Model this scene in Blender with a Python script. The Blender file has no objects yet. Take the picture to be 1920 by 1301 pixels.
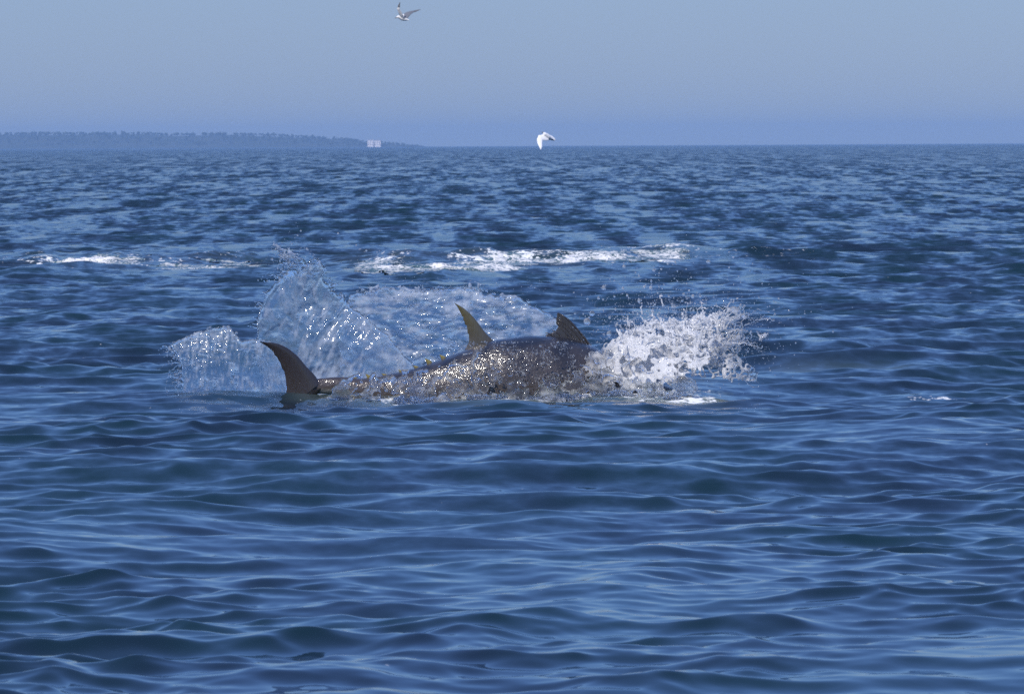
import bpy, math, random
import numpy as np
from mathutils import Vector, Matrix

# ------------------------------------------------------------------ camera, sky, sun, exposure
SC = bpy.context.scene
COL = SC.collection
CAM_H = 1.6
F_PX = 1920 * 200 / 36.0            # focal length in photograph pixels
HORIZON = 272.5                     # horizon row at the picture's centre
ROLL = math.radians(0.30)
cam_data = bpy.data.cameras.new('camera')
cam_data.lens = 200; cam_data.sensor_width = 36
cam_data.clip_start = 0.5; cam_data.clip_end = 60000
cam_data.dof.use_dof = True; cam_data.dof.focus_distance = 36.6; cam_data.dof.aperture_fstop = 22
cam = bpy.data.objects.new('camera', cam_data); COL.objects.link(cam)
PITCH = math.atan((650.5 - HORIZON) / F_PX)
cam.matrix_world = Matrix.Translation((0, 0, CAM_H)) @ Matrix.Rotation(math.pi / 2 - PITCH, 4, 'X') @ Matrix.Rotation(-ROLL, 4, 'Z')
SC.camera = cam

SUN_EL, SUN_AZ = math.radians(46), math.radians(-152)     # azimuth clockwise from the viewing direction (+Y)
to_sun = Vector((math.sin(SUN_AZ) * math.cos(SUN_EL), math.cos(SUN_AZ) * math.cos(SUN_EL), math.sin(SUN_EL)))
world = bpy.data.worlds.new('World'); SC.world = world; world.use_nodes = True
wn, wl = world.node_tree.nodes, world.node_tree.links
wn.clear()
sky = wn.new('ShaderNodeTexSky'); sky.sky_type = 'NISHITA'; sky.sun_disc = False
sky.sun_elevation = SUN_EL; sky.sun_rotation = SUN_AZ
sky.altitude = 0; sky.air_density = 2.0; sky.dust_density = 0.0; sky.ozone_density = 10.0
tint = wn.new('ShaderNodeMix'); tint.data_type = 'RGBA'; tint.blend_type = 'MULTIPLY'; tint.inputs[0].default_value = 1.0
wl.new(sky.outputs[0], tint.inputs[6]); tint.inputs[7].default_value = (0.56, 0.79, 1.50, 1)
flat = wn.new('ShaderNodeMix'); flat.data_type = 'RGBA'; flat.inputs[0].default_value = 0.4
wl.new(tint.outputs[2], flat.inputs[6]); flat.inputs[7].default_value = (2.1, 3.6, 6.6, 1)
bg = wn.new('ShaderNodeBackground'); bg.inputs[1].default_value = 0.096
wl.new(flat.outputs[2], bg.inputs[0])
wo = wn.new('ShaderNodeOutputWorld'); wl.new(bg.outputs[0], wo.inputs[0])

sun_data = bpy.data.lights.new('sun', 'SUN'); sun_data.energy = 4.6; sun_data.angle = math.radians(0.53)
sun_data.color = (1.0, 0.93, 0.84)
sun = bpy.data.objects.new('sun', sun_data); COL.objects.link(sun)
sun.rotation_euler = (-to_sun).to_track_quat('-Z', 'Y').to_euler()

SC.view_settings.view_transform = 'Standard'; SC.view_settings.look = 'None'
SC.view_settings.exposure = 0.07; SC.view_settings.gamma = 1.0; SC.view_settings.use_curve_mapping = False
cy = SC.cycles
cy.max_bounces = 14; cy.transmission_bounces = 12; cy.transparent_max_bounces = 16
cy.glossy_bounces = 5; cy.diffuse_bounces = 3; cy.volume_bounces = 0
cy.caustics_reflective = False; cy.caustics_refractive = False
cy.sample_clamp_indirect = 4.0; cy.sample_clamp_direct = 0.0
cy.use_denoising = False
cy.use_adaptive_sampling = False
rng = np.random.default_rng(7)
random.seed(7)

# ------------------------------------------------------------------ helpers
_ca, _sa = math.cos(ROLL), math.sin(ROLL)
def world_at(px, py, Y):
    """world point at distance Y that the photograph shows at pixel (px, py); arrays allowed"""
    u = (np.asarray(px, float) - 960.0) / F_PX
    v = (650.5 - np.asarray(py, float)) / F_PX
    u2 = u * _ca + v * _sa
    v2 = -u * _sa + v * _ca
    cp, sp = math.cos(PITCH), math.sin(PITCH)
    dy = cp + v2 * sp
    dz = v2 * cp - sp
    return np.stack(np.broadcast_arrays(u2 / dy * Y, Y + 0 * u2, CAM_H + dz / dy * Y), -1)

def new_obj(name, verts, faces, mat=None, parent=None, smooth=True):
    me = bpy.data.meshes.new(name)
    verts = np.asarray(verts, np.float32)
    if isinstance(faces, np.ndarray):
        k = faces.shape[1]
        me.vertices.add(len(verts)); me.vertices.foreach_set('co', verts.ravel())
        me.loops.add(faces.size); me.loops.foreach_set('vertex_index', faces.astype(np.int32).ravel())
        me.polygons.add(len(faces)); me.polygons.foreach_set('loop_start', np.arange(0, faces.size, k, dtype=np.int32))
        me.update(calc_edges=True); me.validate()
    else:
        me.from_pydata([tuple(map(float, v)) for v in verts], [], faces); me.update()
    if smooth:
        me.polygons.foreach_set('use_smooth', np.ones(len(me.polygons), bool))
    o = bpy.data.objects.new(name, me); COL.objects.link(o)
    if mat: me.materials.append(mat)
    if parent: o.parent = parent
    return o

def set_attr(o, name, values):
    a = o.data.attributes.new(name, 'FLOAT', 'POINT'); a.data.foreach_set('value', np.asarray(values, np.float32).ravel())

def set_color(o, name, values):
    a = o.data.attributes.new(name, 'FLOAT_COLOR', 'POINT')
    v = np.ones((len(values), 4), np.float32); v[:, :3] = values
    a.data.foreach_set('color', v.ravel())

def tag(o, label=None, cat=None, group=None, kind=None):
    if label: o['label'] = label
    if cat: o['category'] = cat
    if group: o['group'] = group
    if kind: o['kind'] = kind
    return o

def sstep(a, b, x):
    t = np.clip((x - a) / (b - a), 0, 1); return t * t * (3 - 2 * t)

def vnoise(p, seed=0):
    """smooth value noise in -1..1 for an (..., 3) array"""
    p = np.asarray(p, np.float32); i = np.floor(p); f = p - i; i = i.astype(np.int64)
    f = f * f * f * (f * (f * 6 - 15) + 10)
    def h(x, y, z):
        n = (x * 73856093) ^ (y * 19349663) ^ (z * 83492791) ^ (seed * 2654435761)
        n = (n ^ (n >> 13)) * 1274126177; n = (n ^ (n >> 16)) * 668265263
        return (((n ^ (n >> 15)) & 0xFFFFF).astype(np.float32) / 524287.5) - 1
    x, y, z = i[..., 0], i[..., 1], i[..., 2]; fx, fy, fz = f[..., 0], f[..., 1], f[..., 2]
    def lx(yy, zz): a = h(x, yy, zz); return a + (h(x + 1, yy, zz) - a) * fx
    a = lx(y, z); b = lx(y + 1, z); c = lx(y, z + 1); d = lx(y + 1, z + 1)
    a = a + (b - a) * fy; c = c + (d - c) * fy
    return a + (c - a) * fz

def fbm(p, oct=3, seed=0, gain=0.5):
    p = np.asarray(p, np.float32); s = 0; a = 1; t = 0
    for k in range(oct):
        s = s + a * vnoise(p * (2.03 ** k) + 17.3 * k, seed + k); t += a; a *= gain
    return s / t

class Mat:
    """small node-tree builder"""
    def __init__(s, name):
        s.m = bpy.data.materials.new(name); s.m.use_nodes = True
        s.n = s.m.node_tree.nodes; s.l = s.m.node_tree.links; s.n.clear()
        s.out = s.n.new('ShaderNodeOutputMaterial')
    def node(s, t, **kw):
        n = s.n.new('ShaderNode' + t)
        for k, v in kw.items(): setattr(n, k, v)
        return n
    def put(s, sock, v):
        if isinstance(v, bpy.types.NodeSocket): s.l.new(v, sock)
        elif isinstance(v, tuple) and len(v) == 3 and sock.type == 'RGBA': sock.default_value = (*v, 1)
        else: sock.default_value = v
    def math(s, op, a, b=0.0, clamp=False):
        n = s.node('Math', operation=op, use_clamp=clamp); s.put(n.inputs[0], a); s.put(n.inputs[1], b); return n.outputs[0]
    def vmath(s, op, a, b):
        n = s.node('VectorMath', operation=op); s.put(n.inputs[0], a)
        if op == 'SCALE': s.put(n.inputs['Scale'], b)
        else: s.put(n.inputs[1], b)
        return n.outputs[0]
    def ramp(s, x, a, b, lo=0.0, hi=1.0):
        n = s.node('MapRange', interpolation_type='SMOOTHSTEP'); s.put(n.inputs[0], x)
        s.put(n.inputs[1], a); s.put(n.inputs[2], b); s.put(n.inputs[3], lo); s.put(n.inputs[4], hi); return n.outputs[0]
    def mix(s, f, a, b):
        n = s.node('Mix', data_type='RGBA'); s.put(n.inputs[0], f); s.put(n.inputs[6], a); s.put(n.inputs[7], b); return n.outputs[2]
    def mixs(s, f, a, b):
        n = s.node('MixShader'); s.put(n.inputs[0], f); s.l.new(a, n.inputs[1]); s.l.new(b, n.inputs[2]); return n.outputs[0]
    def pos(s): return s.node('NewGeometry').outputs['Position']
    def attr(s, name, color=False):
        n = s.node('Attribute', attribute_name=name); return n.outputs['Color' if color else 'Fac']
    def scaled(s, v, sc):
        return s.vmath('MULTIPLY', v, sc)
    def noise(s, v, scale, detail=2.0, rough=0.5, color=False):
        n = s.node('TexNoise'); s.put(n.inputs['Vector'], v); n.inputs['Scale'].default_value = scale
        n.inputs['Detail'].default_value = detail; n.inputs['Roughness'].default_value = rough
        return n.outputs['Color' if color else 'Fac']
    def bump(s, h, strength=1.0, dist=0.01, normal=None):
        n = s.node('Bump'); s.put(n.inputs['Height'], h); s.put(n.inputs['Strength'], strength); s.put(n.inputs['Distance'], dist)
        if normal: s.l.new(normal, n.inputs['Normal'])
        return n.outputs[0]
    def bsdf(s, **kw):
        n = s.node('BsdfPrincipled')
        for k, v in kw.items(): s.put(n.inputs[k.replace('_', ' ')], v)
        return n.outputs[0]
    def done(s, sh):
        s.l.new(sh, s.out.inputs[0]); return s.m

# ------------------------------------------------------------------ sea
NW = 200
lam = np.exp(np.linspace(math.log(0.08), math.log(13.0), NW) + rng.normal(0, 0.012, NW))
kk = 2 * np.pi / lam
spread = np.interp(lam, [0.1, 0.4, 1.0, 3, 5], [0.7, 0.80, 0.80, 0.65, 0.42])
th = -math.pi / 2 + 0.12 + rng.normal(0, 1, NW) * spread
kx, ky = kk * np.cos(th), kk * np.sin(th)
ph = rng.uniform(0, 2 * np.pi, NW)
slope = 0.0194 * np.interp(np.log(lam), np.log([0.08, 0.14, 0.22, 0.36, 0.6, 1.0, 1.6, 4, 13]), [0.4, 0.9, 1.45, 1.55, 1.2, 0.95, 0.75, 0.40, 0.15])
slope *= rng.uniform(0.6, 1.4, NW)
amp = slope / kk

def gauss(x, y, cx, cy_, sx, sy): return np.exp(-((x - cx) / sx) ** 2 - ((y - cy_) / sy) ** 2)

SWELLS = []      # (cx, cy, sx, sy, height): local humps pushed up by the fish, filled in below
def sea_points(x, y, cell_x=None, cell_y=None):
    """displaced sea surface over rest points x, y; waves the local cells cannot carry are left out"""
    x = np.asarray(x, np.float64); y = np.asarray(y, np.float64)
    dx = np.zeros_like(x); dy = np.zeros_like(x); dz = np.zeros_like(x); lost = np.zeros_like(x)
    # gusts: ripples come in patches with slicker water between
    q = np.stack([x / 1.9, y / 3.4, 0 * x], -1)
    gust = np.clip(0.95 + 1.25 * fbm(q, 3, 88), 0.25, 1.9) if len(x) else 1.0
    for i in range(NW):
        w = 1.0
        if cell_y is not None:
            need = np.abs(kx[i]) * cell_x + np.abs(ky[i]) * cell_y      # phase step per cell
            w = 1 - sstep(1.1, 2.6, need)
            lost += (1 - w * w) * slope[i] ** 2 / 2
            # the longer waves stay as ridges even where rows are far apart
            w = 1 - sstep(1.1, 2.6, np.abs(kx[i]) * cell_x + np.abs(ky[i]) * cell_y * np.clip((1.7 - lam[i]) / 0.9, 0, 1))
            if not np.any(w > 0): continue
        if lam[i] < 0.8: w = w * (1 + (gust - 1) * min(1.0, (0.8 - lam[i]) / 0.35))
        a = kx[i] * x + ky[i] * y + ph[i]
        s, c = np.sin(a), np.cos(a)
        dz += w * amp[i] * c
        dx -= w * amp[i] * 1.3 * s * kx[i] / kk[i]
        dy -= w * amp[i] * 1.3 * s * ky[i] / kk[i]
    return dx, dy, dz, lost

def sea_extra(x, y):
    e = np.zeros_like(x)
    for cx, cy_, sx, sy, hh in SWELLS: e += hh * gauss(x, y, cx, cy_, sx, sy)
    r = gauss(x, y, -0.2, 36.0, 2.0, 1.3)
    k = r > 0.03
    if np.any(k): e[k] += r[k] * 0.030 * fbm(np.stack([x[k] * 3.2, y[k] * 2.6, 0 * x[k]], -1), 3, 78)
    k = e > 1e-3
    if np.any(k): e[k] *= 0.85 + 0.75 * fbm(np.stack([x[k] * 1.3, y[k] * .7, 0 * x[k]], -1), 3, 77)
    return e

def flatten(x, y):
    """the big chop is calmer right where the fish lies"""
    return 1 - 0.75 * gauss(x, y, -0.4, 36.8, 2.2, 1.5)

def px_col(px, Y): return (px - 960.0) / F_PX * Y
# humps: the wash the fish shoves up, and the broken crests far behind it
for px, Y, w, d, hh in [(1180, 36.5, .5, .4, .03), (1300, 36.9, .6, .5, .05),
                        (1480, 40.6, 1.0, .55, .10), (1640, 41.0, .8, .5, .06), (430, 36.3, .5, .4, .03)]:
    SWELLS.append((px_col(px, Y), Y, w, d, hh))
for px, Y, w, d, hh in [(60, 81, 1.1, 1.6, .10), (180, 80, .9, 1.8, .17), (300, 79, 1.0, 1.6, .10), (395, 80, .55, 1.5, .20), (470, 80, .5, 1.3, .16),
                        (545, 80, .45, 1.3, .22), (660, 79, .6, 1.5, .13), (740, 78, .6, 2.0, .13), (830, 79, .7, 1.6, .12), (930, 80, .6, 1.5, .17),
                        (1010, 79.5, .6, 1.5, .19), (1120, 79, .7, 1.6, .17), (1235, 80, .7, 1.4, .13), (1330, 80, .8, 1.3, .16), (1480, 79, .9, 1.3, .14),
                        (1400, 72, 1.2, 1.2, .10), (1200, 73, 1.0, 1.6, .06), (40, 70, .5, 1.0, .10)]:
    SWELLS.append((px_col(px, Y), Y, w * .9, d * .9, hh * .80))

def full_sea(x, y, cx=None, cy_=None):
    dx, dy, dz, lost = sea_points(x, y, cx, cy_)
    f = flatten(x, y)
    return x + dx * f, y + dy * f, dz * f + sea_extra(x, y), lost

def build_sea():
    dep = np.concatenate([np.arange(2900, 1150, -16), np.arange(1150, 560, -1.15), np.arange(560, 300, -0.65),
                          np.arange(300, 100, -0.45), np.arange(100, 40, -0.5), 40 * 0.965 ** np.arange(0, 86)])
    Y = CAM_H * F_PX / dep
    t = np.concatenate([np.linspace(-0.112, 0.112, 445)])
    side = 0.112 + 0.0006 * (np.exp(np.linspace(0, 7.6, 36)) - 1)[1:]
    t = np.concatenate([-side[::-1], t, side])
    X = t[None, :] * Y[:, None]; YY = np.repeat(Y[:, None], len(t), 1)
    cy_ = np.abs(np.gradient(Y))[:, None] + 0 * X
    cx = np.abs(np.gradient(t))[None, :] * Y[:, None]
    x, y, z, lost = full_sea(X.ravel(), YY.ravel(), cx.ravel(), cy_.ravel())
    n, m = X.shape
    idx = np.arange(n * m).reshape(n, m)
    faces = np.stack([idx[:-1, :-1], idx[:-1, 1:], idx[1:, 1:], idx[1:, :-1]], -1).reshape(-1, 4)
    o = new_obj('sea', np.stack([x, y, z], -1), faces)
    set_attr(o, 'lost', np.sqrt(np.maximum(lost, 0)))
    a, f = sea_aeration(X.ravel(), YY.ravel())
    set_attr(o, 'aerated', a); set_attr(o, 'foam', f)
    return o
def sea_aeration(x, y):
    """how full of fine bubbles the water is (pale, greenish) and how much foam floats on it"""
    p = np.stack([x * 1.7, y * 0.9, 0 * x], -1)
    n = fbm(p, 3, 5)
    a = np.zeros_like(x); f = np.zeros_like(x)
    near = (y > 32) & (y < 44) & (np.abs(x) < 5)
    xn, yn, nn = x[near], y[near], n[near]
    u = 960 + xn / yn * F_PX
    m = sstep(500, 600, u) * (1 - sstep(1290, 1420, u)) * sstep(35.0, 36.3, yn + 0.5 * nn) * (1 - sstep(37.0, 38.2, yn))
    a[near] = np.clip(m * (0.40 + 0.7 * nn), 0, 1)
    f[near] = 0.66 * m * sstep(35.2, 36.1, yn) * (0.5 + 0.7 * nn)
    streak = sstep(1400, 1480, u) * (1 - sstep(1640, 1760, u)) * np.exp(-((yn - 39.6) / .45) ** 2)
    a[near] = np.maximum(a[near], 0.30 * streak)
    f[near] += 0.42 * sstep(1690, 1720, u) * (1 - sstep(1830, 1880, u)) * np.exp(-((yn - 36.6 - 0.25 * nn) / .22) ** 2)
    far = (y > 62) & (y < 96) & (np.abs(x) < 10)
    xf, yf, nf = x[far], y[far], n[far]
    u = 960 + xf / yf * F_PX
    m = (np.exp(-((yf - 78.5) / 5) ** 2)) * np.clip(sstep(560, 720, u) * (1 - sstep(1240, 1330, u)) + 0.6 * sstep(-10, 90, u) * (1 - sstep(420, 560, u)), 0, 1)
    a[far] = np.clip(0.16 * m * (0.8 + 0.9 * nf), 0, 1)
    f[far] = 0.68 * m * (0.5 + 0.8 * nf)
    g = np.exp(-((yf - 79.5) / 2.0) ** 2) * (sstep(1240, 1330, u) * (1 - sstep(1480, 1620, u)) + (1 - sstep(80, 120, u)))
    f[far] += 0.24 * g
    return a, f

def sea_material():
    M = Mat('sea_water')
    P = M.pos()
    aer = M.attr('aerated'); foam = M.attr('foam'); lost = M.attr('lost')
    n1 = M.noise(M.scaled(P, (0.8, 0.55, 1)), 0.9, 3)
    deep = M.mix(M.ramp(n1, 0.35, 0.65), (0.0045, 0.0105, 0.020), (0.003, 0.0150, 0.018))
    milky = M.mix(M.noise(P, 5, 3), (0.10, 0.155, 0.145), (0.19, 0.24, 0.22))
    body = M.mix(aer, deep, milky)
    fn = M.noise(M.scaled(P, (1, 0.5, 1)), 14, 4, 0.62)
    fm = M.ramp(M.math('ADD', fn, M.math('MULTIPLY', foam, 0.55)), 0.72, 0.86)
    body = M.mix(fm, body, (0.72, 0.74, 0.74))
    # unresolved ripples lean the facets about
    half = (0.5, 0.5, 0.5)
    v1 = M.vmath('SUBTRACT', M.noise(M.scaled(P, (1.0, 0.8, 1)), 4.5, 3, 0.6, color=True), half)
    v2 = M.vmath('SUBTRACT', M.noise(M.scaled(P, (2.0, 0.25, 1)), 1.0, 3, 0.55, color=True), half)
    v3 = M.vmath('SUBTRACT', M.noise(M.scaled(P, (0.95, 0.045, 1)), 1.0, 3, 0.55, color=True), half)
    v2 = M.vmath('SCALE', v2, M.ramp(lost, 0.07, 0.11)); v3 = M.vmath('SCALE', v3, M.ramp(lost, 0.105, 0.135))
    v = M.vmath('ADD', M.vmath('ADD', v1, v2), v3)
    v = M.vmath('MULTIPLY', v, (0.8, 1.0, 0.0))
    v = M.vmath('ADD', v, (0.0, -0.15, 0.0))        # the chop runs towards the viewer: its steep faces do too
    v = M.vmath('SCALE', v, M.math('MULTIPLY', lost, 6.6))
    N = M.node('NewGeometry').outputs['Normal']
    nn = M.vmath('NORMALIZE', M.vmath('ADD', N, v), (0, 0, 0))
    rip = M.noise(M.scaled(P, (1.0, 0.9, 1)), 9, 2.5, 0.5)
    nn = M.bump(rip, 0.22, 0.007, nn)
    rough = M.math('ADD', 0.02, M.math('MULTIPLY', lost, 0.6))
    rough = M.math('ADD', rough, M.math('MULTIPLY', fm, 0.5))
    sh = M.bsdf(Base_Color=body, Roughness=rough, IOR=1.52, Normal=nn)
    return M.done(sh)


sea = build_sea()
sea.data.materials.append(sea_material())
tag(sea, 'dark blue choppy open sea', kind='structure')
# ------------------------------------------------------------------ materials
def mat_land():
    M = Mat('wooded_shore'); P = M.pos()
    c = M.mix(M.ramp(M.noise(P, 0.03, 4), 0.35, 0.65), (0.022, 0.038, 0.018), (0.045, 0.055, 0.028))
    return M.done(M.bsdf(Base_Color=c, Roughness=0.9))
def mat_leaves():
    M = Mat('tree_canopy'); P = M.pos()
    c = M.mix(M.ramp(M.noise(P, 0.15, 4), 0.35, 0.65), (0.018, 0.036, 0.014), (0.045, 0.060, 0.024))
    return M.done(M.bsdf(Base_Color=c, Roughness=0.85))
def mat_plain(name, col, rough=0.7, var=0.12, scale=8.0, **kw):
    M = Mat(name); n = M.noise(M.node('TexCoord').outputs['Object'], scale, 3)
    lo = tuple(c * (1 - var) for c in col); hi = tuple(min(1, c * (1 + var)) for c in col)
    return M.done(M.bsdf(Base_Color=M.mix(n, lo, hi), Roughness=rough, **kw))
def mat_feather(name):
    M = Mat(name)
    c = M.attr('tone', color=True)
    n = M.noise(M.node('TexCoord').outputs['Object'], 60, 2)
    return M.done(M.bsdf(Base_Color=M.mix(0.12, c, M.mix(n, (0.3, 0.3, 0.3), (0.8, 0.8, 0.8))), Roughness=0.7))
def mat_fish():
    M = Mat('wet_tuna_skin')
    c = M.attr('tone', color=True); P = M.node('TexCoord').outputs['Object']
    n = M.noise(M.scaled(P, (0.6, 1, 1)), 13, 3, 0.5); n2 = M.noise(M.scaled(P, (0.8, 1, 1)), 58, 3, 0.6)
    c2 = M.mix(M.ramp(M.noise(P, 7, 3), 0.4, 0.65), c, M.mix(0.3, c, (0.08, 0.065, 0.06)))
    h = M.math('ADD', n, M.math('MULTIPLY', n2, 0.62))
    nn = M.bump(h, 0.8, 0.011)
    sh = M.bsdf(Base_Color=c2, Roughness=0.30, IOR=1.38, Coat_Weight=0.9, Coat_Roughness=0.07, Coat_Normal=nn, Normal=nn)
    return M.done(sh)
def mat_fin(name, c0, c1):
    M = Mat(name); P = M.node('TexCoord').outputs['Object']
    a = M.attr('along')
    n = M.noise(M.scaled(P, (1, 1, 0.16)), 75, 3)
    c = M.mix(a, c0, c1); c = M.mix(M.math('MULTIPLY', n, 0.25), c, (0.07, 0.055, 0.045))
    nn = M.bump(n, 0.6, 0.006)
    return M.done(M.bsdf(Base_Color=c, Roughness=0.30, Coat_Weight=0.5, Coat_Roughness=0.12, Normal=nn))
def mat_splash(name, share, white=(0.70, 0.76, 0.84), bump_scale=60, strength=0.15):
    """clear water with a share of fine bubbles in it"""
    M = Mat(name); P = M.pos()
    air = M.attr('air')
    nb = M.noise(P, bump_scale, 3, 0.6); nl = M.noise(P, 28, 2)
    nn = M.bump(M.math('ADD', nb, nl), strength, 0.006)
    clear = M.bsdf(Base_Color=(0.97, 0.99, 1.0), Roughness=0.035, IOR=1.333, Transmission_Weight=1.0, Normal=nn)
    tr = M.node('BsdfTranslucent'); M.put(tr.inputs[0], white)
    df = M.bsdf(Base_Color=white, Roughness=0.16, IOR=1.333, Normal=nn)
    milk = M.mixs(0.55, df, tr.outputs[0])
    thin = M.node('BsdfTransparent').outputs[0]
    cl = M.mixs(0.25, clear, thin)
    f = M.math('MULTIPLY', M.ramp(M.math('ADD', air, M.math('MULTIPLY', M.math('SUBTRACT', nl, 0.5), 0.7)), 0.1, 0.95), share)
    return M.done(M.mixs(f, cl, milk))
def mat_foam():
    M = Mat('sea_foam'); P = M.pos()
    n = M.noise(P, 22, 4, 0.65); n2 = M.noise(M.scaled(P, (1, .6, 1)), 5, 3)
    holes = M.ramp(M.math('ADD', n, M.math('MULTIPLY', n2, 0.6)), 0.62, 0.86)
    d = M.attr('dense')
    k = M.ramp(M.math('ADD', M.math('SUBTRACT', d, 0.42), holes), 0.22, 0.98)
    c = M.mix(k, (0.06, 0.11, 0.12), (0.70, 0.70, 0.70))
    nn = M.bump(n, 0.8, 0.03)
    r = M.math('ADD', 0.12, M.math('MULTIPLY', k, 0.5))
    return M.done(M.bsdf(Base_Color=c, Roughness=r, IOR=1.333, Normal=nn))

# ------------------------------------------------------------------ far shore
LAND_Y = 8000.0
def build_land():
    pts = [(-3600, 30), (-2200, 34), (-1200, 33), (-500, 34), (0, 32), (120, 32), (260, 30.5), (300, 29), (400, 29.5), (500, 27), (560, 23), (620, 19), (680, 13),
           (740, 9), (780, 5), (800, 2.5), (820, 0.8), (850, -2)]
    sx = np.array([p[0] for p in pts]); sh = np.array([p[1] for p in pts]) * LAND_Y / F_PX
    us = np.linspace(-3600, 850, 420); vs = np.linspace(0, 1, 22)
    U, V = np.meshgrid(us, vs, indexing='ij')
    Hh = np.interp(U, sx, sh)
    X = (U - 960) / F_PX * LAND_Y; Y = LAND_Y - 60 + V * 900 + 0.05 * np.abs(X)
    prof = sstep(0, 0.30, V) * (1 - 0.15 * V) * (1 - sstep(0.85, 1, V))
    Z = (Hh - 2.6) * prof * (1 + 0.10 * fbm(np.stack([X / 60, Y / 90, 0 * X], -1), 3, 3)) - 3.0 * (1 - prof)
    n, m = U.shape; idx = np.arange(n * m).reshape(n, m)
    f = np.stack([idx[:-1, :-1], idx[1:, :-1], idx[1:, 1:], idx[:-1, 1:]], -1).reshape(-1, 4)
    o = new_obj('headland', np.stack([X, Y, Z], -1).reshape(-1, 3), f, mat_land())
    tag(o, 'low headland across the water on the horizon', kind='structure')
    # the wood on it: one mass of crowns, each a cluster of leaf clumps
    ico_v, ico_f = ico(1)
    V_, F_ = [], []; base = 0
    for k in range(900):
        u = rng.uniform(-1500, 795) if k > 420 else rng.uniform(-40, 795)
        hh = np.interp(u, sx, sh)
        if hh < 1.5: continue
        v = rng.uniform(0.10, 0.42)
        p = sstep(0, 0.30, np.array(v))
        x = (u - 960) / F_PX * LAND_Y; y = LAND_Y - 60 + v * 900 + 0.05 * abs(x)
        z = (hh - 2.8) * p
        r = rng.uniform(1.3, 2.8) * min(1.0, 0.35 + hh / 14)
        for j in range(3):
            c = np.array([x, y, z]) + rng.normal(0, 0.55, 3) * r * np.array([1.1, 1, 0.6]) + np.array([0, 0, r * 0.55])
            s = r * rng.uniform(0.45, 0.8)
            vv = ico_v * (1 + 0.25 * rng.normal(0, 1, (len(ico_v), 1))) * s * np.array([1, 1, 0.85]) + c
            V_.append(vv); F_.append(ico_f + base); base += len(ico_v)
    w = new_obj('woodland', np.concatenate(V_), np.concatenate(F_), mat_leaves(), smooth=False)
    tag(w, 'dark trees covering the distant headland', kind='stuff')

def ico(sub=1):
    import bmesh
    bm = bmesh.new(); bmesh.ops.create_icosphere(bm, subdivisions=sub, radius=1.0)
    v = np.array([x.co[:] for x in bm.verts]); f = np.array([[a.index for a in x.verts] for x in bm.faces]); bm.free(); return v, f

def box(x0, x1, y0, y1, z0, z1):
    v = [(x, y, z) for x in (x0, x1) for y in (y0, y1) for z in (z0, z1)]
    f = [(0, 1, 3, 2), (4, 6, 7, 5), (0, 4, 5, 1), (2, 3, 7, 6), (0, 2, 6, 4), (1, 5, 7, 3)]
    return v, f

def build_house():
    Yb = LAND_Y - 75
    x0 = px_col(691, Yb); x1 = px_col(716, Yb)
    r = bpy.data.objects.new('shore_building', None); COL.objects.link(r); r.location = ((x0 + x1) / 2, Yb, 0)
    w = x1 - x0; hw = w / 2
    wall = mat_plain('pale_render', (0.93, 0.86, 0.83), 0.8, 0.04, 0.4); dark = mat_plain('window_glass', (0.05, 0.06, 0.08), 0.1)
    roof = mat_plain('pale_roof', (0.55, 0.48, 0.45), 0.8)
    blocks = [(-hw, -hw + w * .46, 1.0, 9.4), (-hw + w * .54, hw, 1.0, 9.0)]
    for a, b, z0, z1 in blocks:
        o = new_obj('wall', *box(a, b, 0, 14, -2, z1), wall, r, smooth=False)
        new_obj('roof', *box(a - .3, b + .3, -.3, 14.3, z1 + .003, z1 + .6), roof, r, smooth=False)
        for zz in (2.4, 5.6):
            n = 3
            for i in range(n):
                xa = a + (b - a) * (i + .36) / n; xb = a + (b - a) * (i + .64) / n
                new_obj('window', *box(xa, xb, -.12, .1, zz, zz + 1.7), dark, r, smooth=False)
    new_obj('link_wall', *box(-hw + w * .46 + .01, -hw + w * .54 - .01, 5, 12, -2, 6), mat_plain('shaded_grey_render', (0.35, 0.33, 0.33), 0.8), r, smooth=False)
    tag(r, 'pale two-block building at the tip of the distant headland', 'building')

build_land()
build_house()

# ------------------------------------------------------------------ haze over the water
def build_haze():
    v, f = box(-14500, 14500, -60, 9400, -6, 34)
    o = new_obj('haze', v, f, None, smooth=False)
    m = bpy.data.materials.new('sea_haze'); m.use_nodes = True; n = m.node_tree.nodes; n.clear()
    out = n.new('ShaderNodeOutputMaterial'); pv = n.new('ShaderNodeVolumePrincipled')
    pv.inputs['Color'].default_value = (0.33, 0.55, 0.90, 1); pv.inputs['Density'].default_value = 1.05 / 8000
    m.node_tree.links.new(pv.outputs[0], out.inputs['Volume'])
    o.data.materials.append(m)
    tag(o, 'thin blue haze over the water', kind='stuff')
build_haze()

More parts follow.
